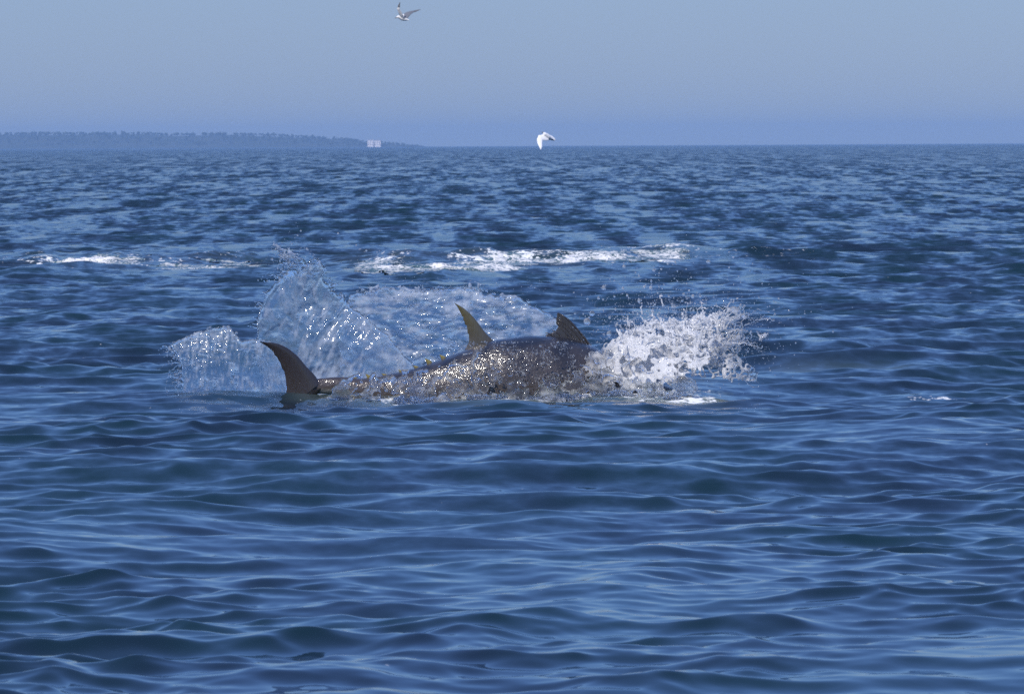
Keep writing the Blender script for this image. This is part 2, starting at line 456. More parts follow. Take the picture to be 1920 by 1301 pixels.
# ------------------------------------------------------------------ fields turned into water surfaces
class Field:
    """a block of voxels; F > 0 is water (metres, roughly the distance to the surface)"""
    def __init__(s, lo, hi, h):
        s.lo = np.array(lo, float); s.h = h
        s.n = np.ceil((np.array(hi) - s.lo) / h).astype(int) + 1
        s.x = s.lo[0] + np.arange(s.n[0]) * h; s.y = s.lo[1] + np.arange(s.n[1]) * h; s.z = s.lo[2] + np.arange(s.n[2]) * h
        s.F = np.full(s.n, -0.05, np.float32)
    def window(s, a, b):
        i0 = np.clip(np.floor((np.minimum(a, b) - s.lo) / s.h).astype(int), 0, s.n); i1 = np.clip(np.ceil((np.maximum(a, b) - s.lo) / s.h).astype(int) + 1, 0, s.n)
        if np.any(i1 <= i0): return None
        return tuple(slice(p, q) for p, q in zip(i0, i1))
    def capsule(s, a, b, ra, rb):
        a = np.asarray(a, float); b = np.asarray(b, float); r = max(ra, rb) + 2 * s.h
        w = s.window(np.minimum(a, b) - r, np.maximum(a, b) + r)
        if w is None: return
        X = s.x[w[0]][:, None, None] - a[0]; Y = s.y[w[1]][None, :, None] - a[1]; Z = s.z[w[2]][None, None, :] - a[2]
        d = b - a; L = max(d @ d, 1e-12)
        t = np.clip((X * d[0] + Y * d[1] + Z * d[2]) / L, 0, 1)
        D = np.sqrt((X - t * d[0]) ** 2 + (Y - t * d[1]) ** 2 + (Z - t * d[2]) ** 2)
        s.F[w] = np.maximum(s.F[w], (ra + (rb - ra) * t - D).astype(np.float32))
    def chain(s, pts, rads):
        for i in range(len(pts) - 1): s.capsule(pts[i], pts[i + 1], rads[i], rads[i + 1])
    def jet(s, p, v, T, r0, r1, beads=True, n=9, wob=0.012):
        """a thread of water flung off along a ballistic arc"""
        p = np.array(p, float); pts = []; rr = []
        for i in range(n):
            t = T * i / (n - 1)
            q = p + np.array(v) * t + np.array([0, 0, -4.9 * t * t]) + rng.normal(0, wob, 3) * (i / n)
            pts.append(q); rr.append(max(0.0028, r0 + (r1 - r0) * i / (n - 1)) * rng.uniform(0.8, 1.25))
        cut = n if not beads or rng.random() < 0.3 else rng.integers(n // 2, n)
        s.chain(pts[:cut], rr[:cut])
        s.capsule(pts[cut - 1], pts[cut - 1] + 1e-4, rr[cut - 1] * 1.7, rr[cut - 1] * 1.7)
        for q, r in zip(pts[cut:], rr[cut:]):
            if rng.random() < 0.75: s.capsule(q, q + rng.normal(0, 0.004, 3), r * rng.uniform(.9, 1.7), r * rng.uniform(.7, 1.3))
        return pts
    def sheet(s, poly, Y0, depth, thick, rim=0.004, rough_edge=(0.014, 0.010), ripple=(0.006, 0.004), seed=1, lace=None, holes=0.0, fold=None):
        """a curved skin of water inside the outline poly (photograph pixels at distance Y0); depth(a, b) bends it, a and b run 0..1 across and up"""
        W = world_at(np.array([p[0] for p in poly]), np.array([p[1] for p in poly]), Y0); P2 = W[:, [0, 2]]
        X, Z = np.meshgrid(s.x, s.z, indexing='ij')
        d = poly_sdf(P2, X, Z)
        q = np.stack([X, Z, 0 * X + seed * 3.7], -1)
        d = d + rough_edge[0] * fbm(q * 9, 2, seed) + rough_edge[1] * fbm(q * 34, 2, seed + 3)
        lo, hi = P2.min(0), P2.max(0)
        A = (X - lo[0]) / (hi[0] - lo[0]); B = (Z - lo[1]) / (hi[1] - lo[1])
        A = np.clip(A, 0, 1); B = np.clip(B, 0, 1)
        f = Y0 + depth(A, B)
        f = f + ripple[0] * fbm(q * 13, 2, seed + 11) + ripple[1] * fbm(q * 38, 2, seed + 12)
        if fold is not None: f = f + fold(A, B, q)
        t = thick * (0.75 + 0.45 * fbm(q * 15, 2, seed + 21)) + rim * np.exp(-((d - 0.007) / 0.006) ** 2)
        if lace is not None:
            sc, wd = lace[0], lace[1]
            nz = np.minimum(np.abs(fbm(q * sc, 2, seed + 31)), np.abs(fbm(q * sc * 0.8 + 9, 2, seed + 32)))
            k = lace[2](A, B) if len(lace) > 2 else 1.0
            t = t * (1 - k) + k * (thick * 1.6 * (1 - nz / wd))
        if holes > 0:
            hn = fbm(q * 15, 3, seed + 41); t = np.where(hn > holes, np.minimum(t, (holes - hn) * 0.05), t)
        t = np.where(d > 0, np.minimum(t, d + 0.001), d)
        gx, gz = np.gradient(f, s.h)
        c = np.maximum(1 / np.sqrt(1 + gx ** 2 + gz ** 2), .45)
        ok = np.argwhere(d > -.012)
        (i0, k0), (i1, k1) = ok.min(0), ok.max(0) + 1
        fw = f[i0:i1, k0:k1]; fo = f[d > -.012]
        j0 = int(np.clip((fo.min() - .04 - s.lo[1]) / s.h, 0, s.n[1] - 1)); j1 = int(np.clip((fo.max() + .04 - s.lo[1]) / s.h + 1, 1, s.n[1]))
        dy = np.abs(s.y[None, j0:j1, None] - fw[:, None, :]).astype(np.float32)
        G = np.where(dy < 0.035, t[i0:i1, None, k0:k1].astype(np.float32) - dy * c[i0:i1, None, k0:k1].astype(np.float32), -.05)
        s.F[i0:i1, j0:j1, k0:k1] = np.maximum(s.F[i0:i1, j0:j1, k0:k1], G)
        s.last = (P2, lambda x, z: np.interp(x, s.x, f[:, int(np.clip((z - s.lo[2]) / s.h, 0, s.n[2] - 1))]))
    def on_sheet(s, px, py, Y0):
        w = world_at(px, py, Y0); return np.array([w[0], s.last[1](w[0], w[2]), w[2]])
    def mesh(s):
        return surface_nets(s.F, s.lo, s.h)

def poly_sdf(P, X, Z):
    """distance to a polygon, positive inside"""
    D = np.full(X.shape, 1e9); ins = np.zeros(X.shape, bool); n = len(P)
    for i in range(n):
        a, b = P[i], P[(i + 1) % n]; e = b - a
        t = np.clip(((X - a[0]) * e[0] + (Z - a[1]) * e[1]) / max(e @ e, 1e-12), 0, 1)
        D = np.minimum(D, (X - a[0] - t * e[0]) ** 2 + (Z - a[1] - t * e[1]) ** 2)
        c = (a[1] > Z) != (b[1] > Z)
        with np.errstate(divide='ignore', invalid='ignore'):
            ins ^= c & (X < (b[0] - a[0]) * (Z - a[1]) / (b[1] - a[1] + 1e-15) + a[0])
    D = np.sqrt(D); return np.where(ins, D, -D)

def surface_nets(F, lo, h):
    F = F.copy(); F[0] = F[-1] = -.02; F[:, 0] = F[:, -1] = -.02; F[:, :, 0] = F[:, :, -1] = -.02
    S = F > 0
    c = np.zeros(tuple(np.array(F.shape) - 1), np.int8)
    sl = lambda i: slice(0, -1) if i == 0 else slice(1, None)
    for i in (0, 1):
        for j in (0, 1):
            for k in (0, 1): c += S[sl(i), sl(j), sl(k)]
    act = np.argwhere((c > 0) & (c < 8))
    ids = np.full(c.shape, -1, np.int64); ids[act[:, 0], act[:, 1], act[:, 2]] = np.arange(len(act))
    acc = np.zeros((len(act), 3)); cnt = np.zeros(len(act))
    corners = [(i, j, k) for i in (0, 1) for j in (0, 1) for k in (0, 1)]
    for a in corners:
        for ax in range(3):
            if a[ax]: continue
            b = list(a); b[ax] = 1
            fa = F[act[:, 0] + a[0], act[:, 1] + a[1], act[:, 2] + a[2]]; fb = F[act[:, 0] + b[0], act[:, 1] + b[1], act[:, 2] + b[2]]
            m = (fa > 0) != (fb > 0)
            t = np.where(m, fa / np.where(m, fa - fb, 1), 0)
            pos = np.tile(np.array(a, float), (len(act), 1)); pos[:, ax] += t
            acc[m] += pos[m]; cnt[m] += 1
    V = (act + acc / cnt[:, None]) * h + np.array(lo)
    quads = []
    for ax in range(3):
        u, v = (ax + 1) % 3, (ax + 2) % 3
        A = np.take(S, range(0, S.shape[ax] - 1), ax); B = np.take(S, range(1, S.shape[ax]), ax)
        e = np.argwhere(A != B)
        e = e[(e[:, u] > 0) & (e[:, v] > 0) & (e[:, u] < S.shape[u] - 1) & (e[:, v] < S.shape[v] - 1)]
        q = []
        for du, dv in ((-1, -1), (0, -1), (0, 0), (-1, 0)):
            p = e.copy(); p[:, u] += du; p[:, v] += dv; q.append(ids[p[:, 0], p[:, 1], p[:, 2]])
        q = np.stack(q, -1)
        flip = ~S[e[:, 0], e[:, 1], e[:, 2]]
        q[flip] = q[flip][:, ::-1]
        quads.append(q)
    return V, np.concatenate(quads)

def add_air(o, fn):
    n = len(o.data.vertices); co = np.empty(n * 3, np.float32); o.data.vertices.foreach_get('co', co); co = co.reshape(-1, 3)
    set_attr(o, 'air', np.clip(fn(co), 0, 1))

# ------------------------------------------------------------------ the tuna
FY0, FY1 = 36.62, 36.95          # distance of tail and of snout
def fish_y(px): return FY0 + (np.asarray(px, float) - 585) / (1330 - 585) * (FY1 - FY0)
def build_tuna():
    prof = np.array([  # px, centre row, half depth, half width (pixels)
        (546, 728, 9, 4), (560, 727, 12, 6), (585, 724, 14, 9), (605, 722, 14, 11), (640, 724, 19, 16), (690, 736, 26, 24), (760, 740, 45, 38), (830, 740, 68, 54), (880, 738, 86, 64),
        (925, 737, 101, 73), (970, 737, 107, 77), (1010, 737, 109, 79), (1060, 738, 107, 78), (1110, 742, 97, 74), (1160, 753, 74, 64), (1210, 761, 58, 54),
        (1260, 766, 40, 40), (1300, 767, 24, 24), (1325, 768, 12, 12), (1336, 768, 3, 3)])
    u = np.linspace(0, 1, 110); s0 = np.linspace(0, 1, len(prof))
    pu = np.interp(u, (prof[:, 0] - 546) / (1336 - 546), s0)
    g = [np.interp(pu, s0, prof[:, k]) for k in range(4)]
    for k in range(1, 4):
        g[k] = np.convolve(np.pad(g[k], 3, mode='edge'), np.ones(7) / 7, 'valid')
    g[2][-1] = g[3][-1] = 1.5
    seg = 56; th_ = np.linspace(0, 2 * np.pi, seg, endpoint=False)
    verts = []; cols = []
    for i in range(len(u)):
        Y = float(fish_y(g[0][i])); c = world_at(g[0][i], g[1][i], Y); sc = Y / F_PX
        cs, sn = np.cos(th_), np.sin(th_)
        wy = np.sign(cs) * np.abs(cs) ** 0.92 * g[3][i] * sc
        wz = np.sign(sn) * np.abs(sn) ** 0.96 * g[2][i] * sc
        # slight roll of the body towards the viewer
        r = 0.10; wy, wz = wy * math.cos(r) - wz * math.sin(r) * 0.6, wz * math.cos(r) + wy * math.sin(r) * 0.25
        verts.append(np.stack([c[0] + 0 * wy, c[1] + wy, c[2] + wz], -1))
        e = sn                                            # 1 at the back, -1 at the belly
        back = np.array([0.012, 0.012, 0.016]); flank = np.array([0.050, 0.040, 0.033]); belly = np.array([0.36, 0.37, 0.36])
        t1 = sstep(0.88, 0.1, e)[:, None]; t2 = sstep(-0.05, -0.6, e)[:, None]
        tail = 1 - sstep(640, 800, g[0][i])
        cc = back * (1 - t1) + flank * t1; cc = cc * (1 - t2) + belly * t2
        cc = cc * (1 - 0.5 * tail) + np.array([0.05, 0.036, 0.028]) * 0.5 * tail
        cols.append(cc)
    n = len(u); V = np.concatenate(verts + [verts[0].mean(0)[None], verts[-1].mean(0)[None]])
    C = np.concatenate(cols + [cols[0][:1], cols[-1][:1]])
    idx = np.arange(n * seg).reshape(n, seg); nx = np.roll(idx, -1, 1)
    faces = [tuple(q) for q in np.stack([idx[:-1], idx[1:], nx[1:], nx[:-1]], -1).reshape(-1, 4)]
    faces += [(n * seg, int(idx[0, j]), int(nx[0, j])) for j in range(seg)] + [(n * seg + 1, int(nx[-1, j]), int(idx[-1, j])) for j in range(seg)]
    nrm = V.copy()
    amp_ = 0.006 * fbm(V * 9, 3, 61)
    V[:, 2] += amp_; V[:, 1] -= amp_
    t = new_obj('tuna', V, faces, mat_fish())
    set_color(t, 'tone', C)
    tag(t, 'large dark tuna breaking the surface, tail to the left', 'fish')
    return t

def foil(name, lead, trail, Yfn, thick, mat, parent, n=26, m=12, lean=0.0):
    """a fin: lead and trail are edge curves (pixels) from base to tip; elliptical section"""
    def samp(c, k):
        c = np.array(c, float); d = np.r_[0, np.cumsum(np.hypot(*np.diff(c, axis=0).T))]; d /= d[-1]
        tt = np.linspace(0, 1, k)
        out = np.stack([np.interp(tt, d, c[:, 0]), np.interp(tt, d, c[:, 1])], -1)
        for _ in range(2): out[1:-1] = (out[:-2] + 2 * out[1:-1] + out[2:]) / 4
        return out
    L, T = samp(lead, n), samp(trail, n)
    if n > 15: T[2:-2, 0] += 0.9 * rng.normal(0, 1, n - 4)          # worn trailing edge
    verts = []; al = []
    v = (1 - np.cos(np.linspace(0, np.pi, m))) / 2
    for side in (-1, 1):
        for i in range(n):
            pq = L[i][None] * (1 - v[:, None]) + T[i][None] * v[:, None]
            w = world_at(pq[:, 0], pq[:, 1], 36.7)
            Yc = Yfn(pq[:, 0]) + lean * (i / n) ** 1.5
            w = world_at(pq[:, 0], pq[:, 1], Yc)
            tk = thick * np.sqrt(np.clip(4 * v * (1 - v), 0, 1)) * (1.25 - v * .6) * (1 - 0.82 * i / (n - 1))
            w[:, 1] += side * tk
            verts.append(w); al += [i / (n - 1)] * m
    V = np.concatenate(verts); k = n * m
    idx = np.arange(k).reshape(n, m); f = []
    a = np.stack([idx[:-1, :-1], idx[:-1, 1:], idx[1:, 1:], idx[1:, :-1]], -1).reshape(-1, 4)
    f = np.concatenate([a, (a + k)[:, ::-1]])
    o = new_obj(name, V, f, mat, parent)
    import bmesh
    bm = bmesh.new(); bm.from_mesh(o.data)
    bmesh.ops.remove_doubles(bm, verts=bm.verts, dist=2e-5); bmesh.ops.recalc_face_normals(bm, faces=bm.faces); 
    co = np.array([x.co[:] for x in bm.verts]); bm.to_mesh(o.data); bm.free()
    z = co[:, 2]; set_attr(o, 'along', np.clip((z - z.min()) / (np.ptp(z) + 1e-6), 0, 1))
    o.data.polygons.foreach_set('use_smooth', np.ones(len(o.data.polygons), bool))
    return o

tuna = build_tuna()
m_tail = mat_fin('dark_tail_fin', (0.030, 0.023, 0.020), (0.016, 0.012, 0.011))
m_dors = mat_fin('yellowish_dorsal_fin', (0.045, 0.040, 0.038), (0.085, 0.075, 0.022))
m_spin = mat_fin('spiny_dorsal_fin', (0.026, 0.024, 0.025), (0.022, 0.019, 0.017))
m_yel = mat_fin('yellow_finlet', (0.07, 0.06, 0.03), (0.24, 0.20, 0.04))
foil('tail_fin', [(600, 718), (589, 701), (576, 689), (560, 669), (540, 652), (518, 643), (489, 640)],
     [(545, 762), (537, 742), (538, 722), (535, 705), (526, 681), (510, 656), (486, 640)], lambda p: fish_y(p) - 0.02, 0.026, m_tail, tuna, lean=-0.06)
foil('tail_fin', [(606, 728), (590, 745), (572, 768), (548, 792), (520, 808), (492, 815)], [(548, 735), (540, 750), (538, 765), (530, 785), (512, 803), (490, 815)],
     lambda p: fish_y(p) - 0.02, 0.024, m_tail, tuna, lean=0.06)
foil('second_dorsal_fin', [(936, 648), (920, 634), (907, 620), (895, 603), (881, 587), (866, 575), (850, 567)],
     [(868, 662), (877, 648), (880, 635), (877, 620), (871, 602), (862, 583), (851, 567)], lambda p: fish_y(p) + 0.0, 0.020, m_dors, tuna)
fd = foil('first_dorsal_fin', [(1118, 668), (1108, 648), (1094, 629), (1080, 611), (1066, 597), (1047, 586)],
          [(1015, 650), (1021, 629), (1040, 622), (1047, 614), (1042, 603), (1045, 587)], lambda p: fish_y(p) + 0.0, 0.010, m_spin, tuna)
for (bx, by), (tx, ty) in [((1112, 656), (1050, 588)), ((1098, 650), (1046, 598)), ((1084, 646), (1044, 605)), ((1070, 642), (1046, 613)), ((1056, 640), (1034, 619)), ((1042, 638), (1022, 624))]:
    a, b = world_at(bx, by, float(fish_y(bx))), world_at(tx, ty, float(fish_y(tx)))
    dirv = (b - a) / np.linalg.norm(b - a); px_ = np.array([0, 1, 0.]); q_ = np.cross(dirv, px_)
    V = []; 
    for i in range(8):
        t = i / 7; c = a + (b - a) * t + np.array([0.012 * math.sin(t * 3), 0, 0.010 * math.sin(t * 3.1)])
        for k in range(8):
            an = k * math.pi / 4; V.append(c + (px_ * math.cos(an) * 0.016 + q_ * math.sin(an) * 0.010) * (1 - 0.75 * t))
    f = [(i * 8 + k, i * 8 + (k + 1) % 8, (i + 1) * 8 + (k + 1) % 8, (i + 1) * 8 + k) for i in range(7) for k in range(8)] + [tuple(range(56, 64)), tuple(range(7, -1, -1))]
    o = new_obj('fin_ray', V, f, m_spin, fd); set_attr(o, 'along', np.repeat(np.linspace(0, 1, 8), 8))
for px, py, hh, w in [(650, 711, 5, 12), (669, 712, 8, 14), (695, 708, 7, 15), (725, 703, 3, 16), (756, 696, 3, 16), (784, 688, 3, 16), (807, 680, 8, 16), (834, 671, 6, 16)]:
    foil('finlet', [(px + w * .5, py + 6), (px + w * .1, py - hh * .5), (px - w * .6, py - hh)], [(px - w * .4, py + 7), (px - w * .45, py - hh * .1), (px - w * .65, py - hh)],
         lambda p: fish_y(p) - 0.01, 0.009, m_yel, tuna, n=8, m=8)

# ------------------------------------------------------------------ splashes
WATER = mat_splash('splash_water', 0.62, white=(0.70, 0.80, 0.95))
FROTH = mat_splash('frothy_water', 0.78, white=(0.96, 0.97, 0.99), bump_scale=60, strength=0.3)
WASH = mat_splash('wash_water', 0.66, white=(0.86, 0.90, 0.92), bump_scale=60, strength=0.3)
def span(px0, px1, py0, py1, y0, y1):
    a = world_at(px0, py1, 37.0); b = world_at(px1, py0, 37.0)
    return (a[0], y0, a[2]), (b[0], y1, b[2])

def fringe(fd_, edge, Y0, n, out, speed, r0=0.006, T=(0.05, 0.13)):
    e = np.array(edge, float); d = np.r_[0, np.cumsum(np.hypot(*np.diff(e, axis=0).T))]
    for _ in range(n):
        t = rng.uniform(0, d[-1]); px, py = np.interp(t, d, e[:, 0]), np.interp(t, d, e[:, 1])
        p = fd_.on_sheet(px, py + 3, Y0)
        v = np.array([out[0] + rng.normal(0, .45), rng.normal(0, .35), out[1] + rng.normal(0, .35)]) * speed * rng.uniform(.5, 1.3)
        fd_.jet(p, v, rng.uniform(*T), r0 * rng.uniform(.7, 1.2), 0.003)

def splash_left():
    f = Field(*span(296, 560, 590, 765, 36.35, 37.35), 0.0048)
    poly = [(316, 648), (340, 634), (368, 624), (398, 615), (428, 611), (440, 625), (452, 640), (475, 637), (505, 640), (538, 690), (545, 748), (470, 752), (400, 748), (345, 742), (343, 705), (337, 672)]
    Y0 = 36.85
    def depth(A, B): return 0.16 * (A - .5) ** 2 * 2 - 0.22 * (1 - B) ** 1.6 + 0.10 * B
    def fold(A, B, q):
        return 0.0028 * np.sin(A * 190 + 22 * B + 3.2 * fbm(q * 6, 2, 90)) * (1 - sstep(.2, .65, B)) + 0.010 * np.abs(fbm(q * np.array([16, 34, 1]), 2, 91)) * sstep(.3, .7, B)
    f.sheet(poly, Y0, depth, 0.0062, seed=2, rough_edge=(0.006, 0.007), ripple=(.006, .0016), fold=fold)
    fringe(f, [(316, 648), (337, 672), (343, 705), (345, 735)], Y0, 26, (-1.0, .35), 1.0, .0055)
    fringe(f, [(316, 648), (368, 624), (428, 611), (452, 640)], Y0, 16, (-.3, .6), .6, .005)
    o = new_obj('splash', *f.mesh(), WATER)
    add_air(o, lambda c: 0.22 + 0.40 * fbm(c * np.array([70, 20, 16]), 3, 8) + 0.25 * sstep(.2, .42, c[:, 2]))
    tag(o, 'low fan of thin clear water left of the tail fin', 'splash', 'water thrown up by the tuna')

def splash_tall():
    f = Field(*span(455, 800, 430, 745, 36.75, 38.0), 0.005)
    poly = [(500, 720), (486, 650), (482, 612), (486, 580), (497, 553), (514, 532), (536, 514), (548, 498), (560, 492), (585, 494), (600, 486), (606, 498), (606, 525), (618, 540),
            (640, 556), (662, 580), (690, 596), (715, 618), (745, 650), (775, 680), (790, 715), (700, 735), (600, 738)]
    Y0 = 37.3
    def depth(A, B): return 0.55 * (np.abs(A - .30)) ** 1.6 * np.where(A < .3, -2.2, -0.25) + 0.30 * B ** 2 - 0.28 * sstep(.62, 1.0, B) * sstep(.1, .5, A)
    def fold(A, B, q):
        ang = (A * 1.1 - B * 0.62)
        return 0.020 * np.abs(fbm(np.stack([ang * 15 + 0 * A, (B + A) * 2.6, 0 * A], -1), 2, 50)) * sstep(.2, .6, B) + 0.007 * fbm(q * 13, 2, 51)
    f.sheet(poly, Y0, depth, 0.0066, rim=.006, seed=5, rough_edge=(.016, .012), ripple=(.006, .0018), fold=fold)
    # the torn crest
    f.sheet([(528, 520), (533, 490), (524, 470), (508, 452), (520, 455), (540, 470), (560, 478), (580, 482), (602, 484), (608, 500), (600, 520), (560, 520)], Y0, lambda A, B: 0.16 + 0.05 * A - .1 * B,
            0.0085, seed=9, lace=(20, .16), rough_edge=(.008, .008))
    f.sheet(poly, Y0, depth, 0.0066, seed=5, rough_edge=(.016, .012), ripple=(.006, .0018), fold=fold)
    for a, b in [((545, 505), (512, 455)), ((540, 512), (530, 470)), ((560, 495), (538, 468)), ((536, 520), (520, 486))]:
        pa, pb = f.on_sheet(*a, Y0), f.on_sheet(*b, Y0)
        pts = [pa + (pb - pa) * t + rng.normal(0, .008, 3) for t in np.linspace(0, 1, 12)]
        f.chain(pts, list(np.linspace(.009, .004, 12) * rng.uniform(.7, 1.3, 12)))
    fringe(f, [(482, 612), (497, 553), (536, 514), (560, 492)], Y0, 16, (-.8, .7), .8, .006)
    fringe(f, [(545, 500), (512, 456)], Y0, 22, (-.5, .9), .6, .006)
    fringe(f, [(606, 490), (618, 540), (662, 580), (690, 596)], Y0, 26, (.3, .7), .7, .007)
    o = new_obj('splash', *f.mesh(), WATER)
    add_air(o, lambda c: 0.20 + 0.22 * fbm(c * 14, 3, 18) + 0.62 * np.maximum(0, fbm(np.stack([(c[:, 0] - .62 * c[:, 2] + .35 * c[:, 2] ** 2) * 42 + 1.6 * fbm(c * 6, 2, 17), (c[:, 2] + .62 * c[:, 0]) * 8, c[:, 1] * 3], -1), 3, 19)) + 0.5 * sstep(.82, .95, c[:, 2]) + 0.25 * sstep(.22, .05, c[:, 2]))
    tag(o, 'tall curling sheet of clear water with a torn tip behind the tail', 'splash', 'water thrown up by the tuna')

def splash_long():
    f = Field(*span(630, 1075, 515, 720, 37.2, 38.4), 0.0052)
    poly = [(640, 715), (640, 600), (655, 552), (690, 546), (730, 541), (770, 543), (815, 545), (850, 541), (882, 538), (905, 550), (930, 553), (965, 556), (1000, 570), (1030, 588), (1044, 600),
            (1050, 625), (1030, 660), (950, 700), (850, 715)]
    Y0 = 37.75
    def depth(A, B): return -0.30 * (1 - B) ** 1.5 + 0.18 * B ** 2 + 0.12 * np.sin(A * 5.0 + .6)
    def fold(A, B, q):
        return 0.016 * fbm(q * np.array([9, 22, 1]), 2, 70) + 0.02 * fbm(q * 5, 2, 71) + .010 * np.abs(fbm(q * np.array([14, 30, 1]), 2, 72))
    f.sheet(poly, Y0, depth, 0.007, rim=.006, seed=14, rough_edge=(.018, .014), ripple=(.008, .002), fold=fold)
    # small cusps along the lip
    for px in list(rng.uniform(655, 1010, 26)):
        e = np.array(poly[2:15], float); py = np.interp(px, e[:, 0], e[:, 1])
        p = f.on_sheet(px, py + 6, Y0)
        f.jet(p, (rng.normal(-.1, .15), rng.normal(0, .1), rng.uniform(.35, .95)), rng.uniform(.05, .10), .010, .0035, n=8, wob=.006)
    fringe(f, [(655, 552), (730, 541), (882, 538), (965, 556), (1044, 598)], Y0, 30, (0, .7), .6, .006)
    o = new_obj('splash', *f.mesh(), WATER)
    add_air(o, lambda c: 0.32 + 0.60 * fbm(c * np.array([12, 9, 26]), 4, 28) + .20 * sstep(.45, .62, c[:, 2]))
    tag(o, 'long translucent wall of water behind the dorsal fins', 'splash', 'water thrown up by the tuna')

def splash_burst():
    f = Field(*span(1050, 1470, 550, 740, 36.25, 37.5), 0.0050)
    main = [(1085, 700), (1118, 662), (1150, 640), (1172, 624), (1188, 614), (1212, 604), (1236, 598), (1258, 602), (1285, 598), (1310, 592), (1332, 584), (1350, 596), (1352, 625), (1338, 655), (1318, 690),
            (1290, 722), (1240, 718), (1190, 726), (1130, 726)]
    for k, (Y0, bend) in enumerate([(36.45, .28), (36.7, .20), (36.95, .10), (37.15, -.05)]):
        dx, dy = rng.normal(0, 6, 2); sc = 1 - 0.05 * k
        pl = [(1220 + (p[0] - 1220) * sc + dx, 720 + (p[1] - 720) * (1 - .04 * abs(k - 1.5)) + dy * .4) for p in main]
        f.sheet(pl, Y0, lambda A, B, bend=bend: bend * B ** 1.5 + .10 * np.sin(A * 6 + 3 * k), 0.0068, seed=100 + 7 * k, rough_edge=(.045, .035), ripple=(.026, .006),
                fold=lambda A, B, q, k=k: .045 * fbm(q * 7, 2, 120 + k), holes=.24, lace=(21, .16, lambda A, B: .85 * sstep(.55, .9, np.maximum(A, B))))
    # knots of thicker water
    P2 = np.array(main, float)
    lump = []
    while len(lump) < 120:
        px, py = rng.uniform(1090, 1360), rng.uniform(585, 720)
        if poly_sdf(P2, np.array(px), np.array(py)) > 2: lump.append((px, py))
    for px, py in lump:
        p = world_at(px, py, rng.uniform(36.45, 37.2)); r = rng.uniform(.003, .008); a_ = rng.normal(0, .022, 3) + np.array([.015, 0, .01])
        f.chain([p, p + a_, p + 2 * a_ + rng.normal(0, .012, 3)], [r, r * .8, r * .5])
    # the lacy right-hand end, one curtain high and one low
    for k, (pl, Y0) in enumerate([([(1320, 600), (1345, 585), (1372, 570), (1400, 574), (1408, 590), (1396, 610), (1420, 622), (1442, 628), (1430, 640), (1398, 636), (1370, 655), (1335, 665)], 36.75),
                                  ([(1300, 660), (1340, 640), (1372, 650), (1392, 670), (1412, 690), (1428, 706), (1420, 720), (1370, 714), (1310, 708), (1285, 690)], 36.6),
                                  ([(1330, 610), (1380, 595), (1405, 620), (1390, 660), (1350, 690), (1315, 670)], 36.95)]):
        f.sheet(pl, Y0, lambda A, B: .15 * A * A + .08 * B, .0072, seed=200 + 11 * k, rough_edge=(.018, .018), ripple=(.03, .010), lace=(19, .16), fold=lambda A, B, q: .03 * fbm(q * 8, 2, 44))
    for n, (px, py, vx, vz, T) in enumerate([(1345, 600, 1.1, 1.0, .2), (1370, 640, 1.3, .2, .16), (1340, 690, 1.1, .5, .2), (1300, 600, .3, 1.3, .12), (1240, 595, -.2, 1.1, .12), (1190, 612, -.5, 1.0, .12), (1380, 600, .7, .5, .18)]):
        for _ in range(7):
            p = world_at(px + rng.normal(0, 18), py + rng.normal(0, 10), rng.uniform(36.5, 37.1))
            f.jet(p, (vx + rng.normal(0, .35), rng.normal(0, .4), vz + rng.normal(0, .3)), T * rng.uniform(.35, .9), .005, .0024, n=12, wob=.014)
    o = new_obj('splash', *f.mesh(), FROTH)
    def air(c):
        u = 960 + c[:, 0] / c[:, 1] * F_PX
        return 0.92 - 0.45 * sstep(1310, 1390, u) - 0.55 * sstep(1190, 1100, u) + 0.40 * fbm(c * 16, 3, 38)
    add_air(o, air)
    tag(o, 'white frothy burst of water over the head at the right', 'splash', 'water thrown up by the tuna')

def splash_flank():
    f = Field(*span(590, 1330, 645, 790, 35.95, 36.75), 0.0056)
    pl = [(612, 745), (640, 716), (664, 700), (690, 700), (722, 704), (752, 694), (788, 694), (815, 690), (842, 682), (868, 664), (900, 658), (918, 680), (950, 696), (985, 700), (1010, 715), (1040, 700), (1080, 686), (1120, 672),
          (1170, 662), (1215, 690), (1260, 705), (1310, 712), (1300, 738), (1200, 748), (1060, 764), (900, 772), (760, 768), (680, 764)]
    f.sheet(pl, 36.28, lambda A, B: 0.10 * np.sin(A * 9) * B + .10 * B ** 1.3 - 0.14 * (1 - B) ** 2, .0065, seed=300, rough_edge=(.022, .016), ripple=(.014, .005), holes=.20,
            fold=lambda A, B, q: .020 * fbm(q * 8, 2, 144), lace=(13, .17, lambda A, B: sstep(.35, .75, B)))
    f.sheet([(660, 752), (830, 742), (905, 738), (1010, 742), (1110, 735), (1200, 730), (1290, 736), (1280, 752), (1150, 765), (1000, 776), (860, 776), (740, 770)], 36.15,
            lambda A, B: .04 * np.sin(A * 14) + .10 * B - .25 * (1 - B), .006, seed=320, rough_edge=(.022, .016), ripple=(.014, .004), holes=.22)
    for _ in range(60):
        px = rng.uniform(650, 1290); p = world_at(px, rng.uniform(715, 765) - 25 * math.exp(-((px - 880) / 60) ** 2), rng.uniform(36.05, 36.3))
        f.jet(p, (rng.normal(.1, .35), rng.normal(-.2, .2), rng.uniform(.1, .9)), rng.uniform(.03, .09), .0065, .003, n=7, wob=.008)
    o = new_obj('splash', *f.mesh(), FROTH)
    add_air(o, lambda c: 0.16 + 0.6 * fbm(c * 9, 4, 58))
    o.data.materials.clear(); o.data.materials.append(WASH)
    tag(o, 'ragged wash of foaming water along the flank of the tuna', 'splash', 'water thrown up by the tuna')

splash_left(); splash_tall(); splash_long(); splash_burst(); splash_flank()

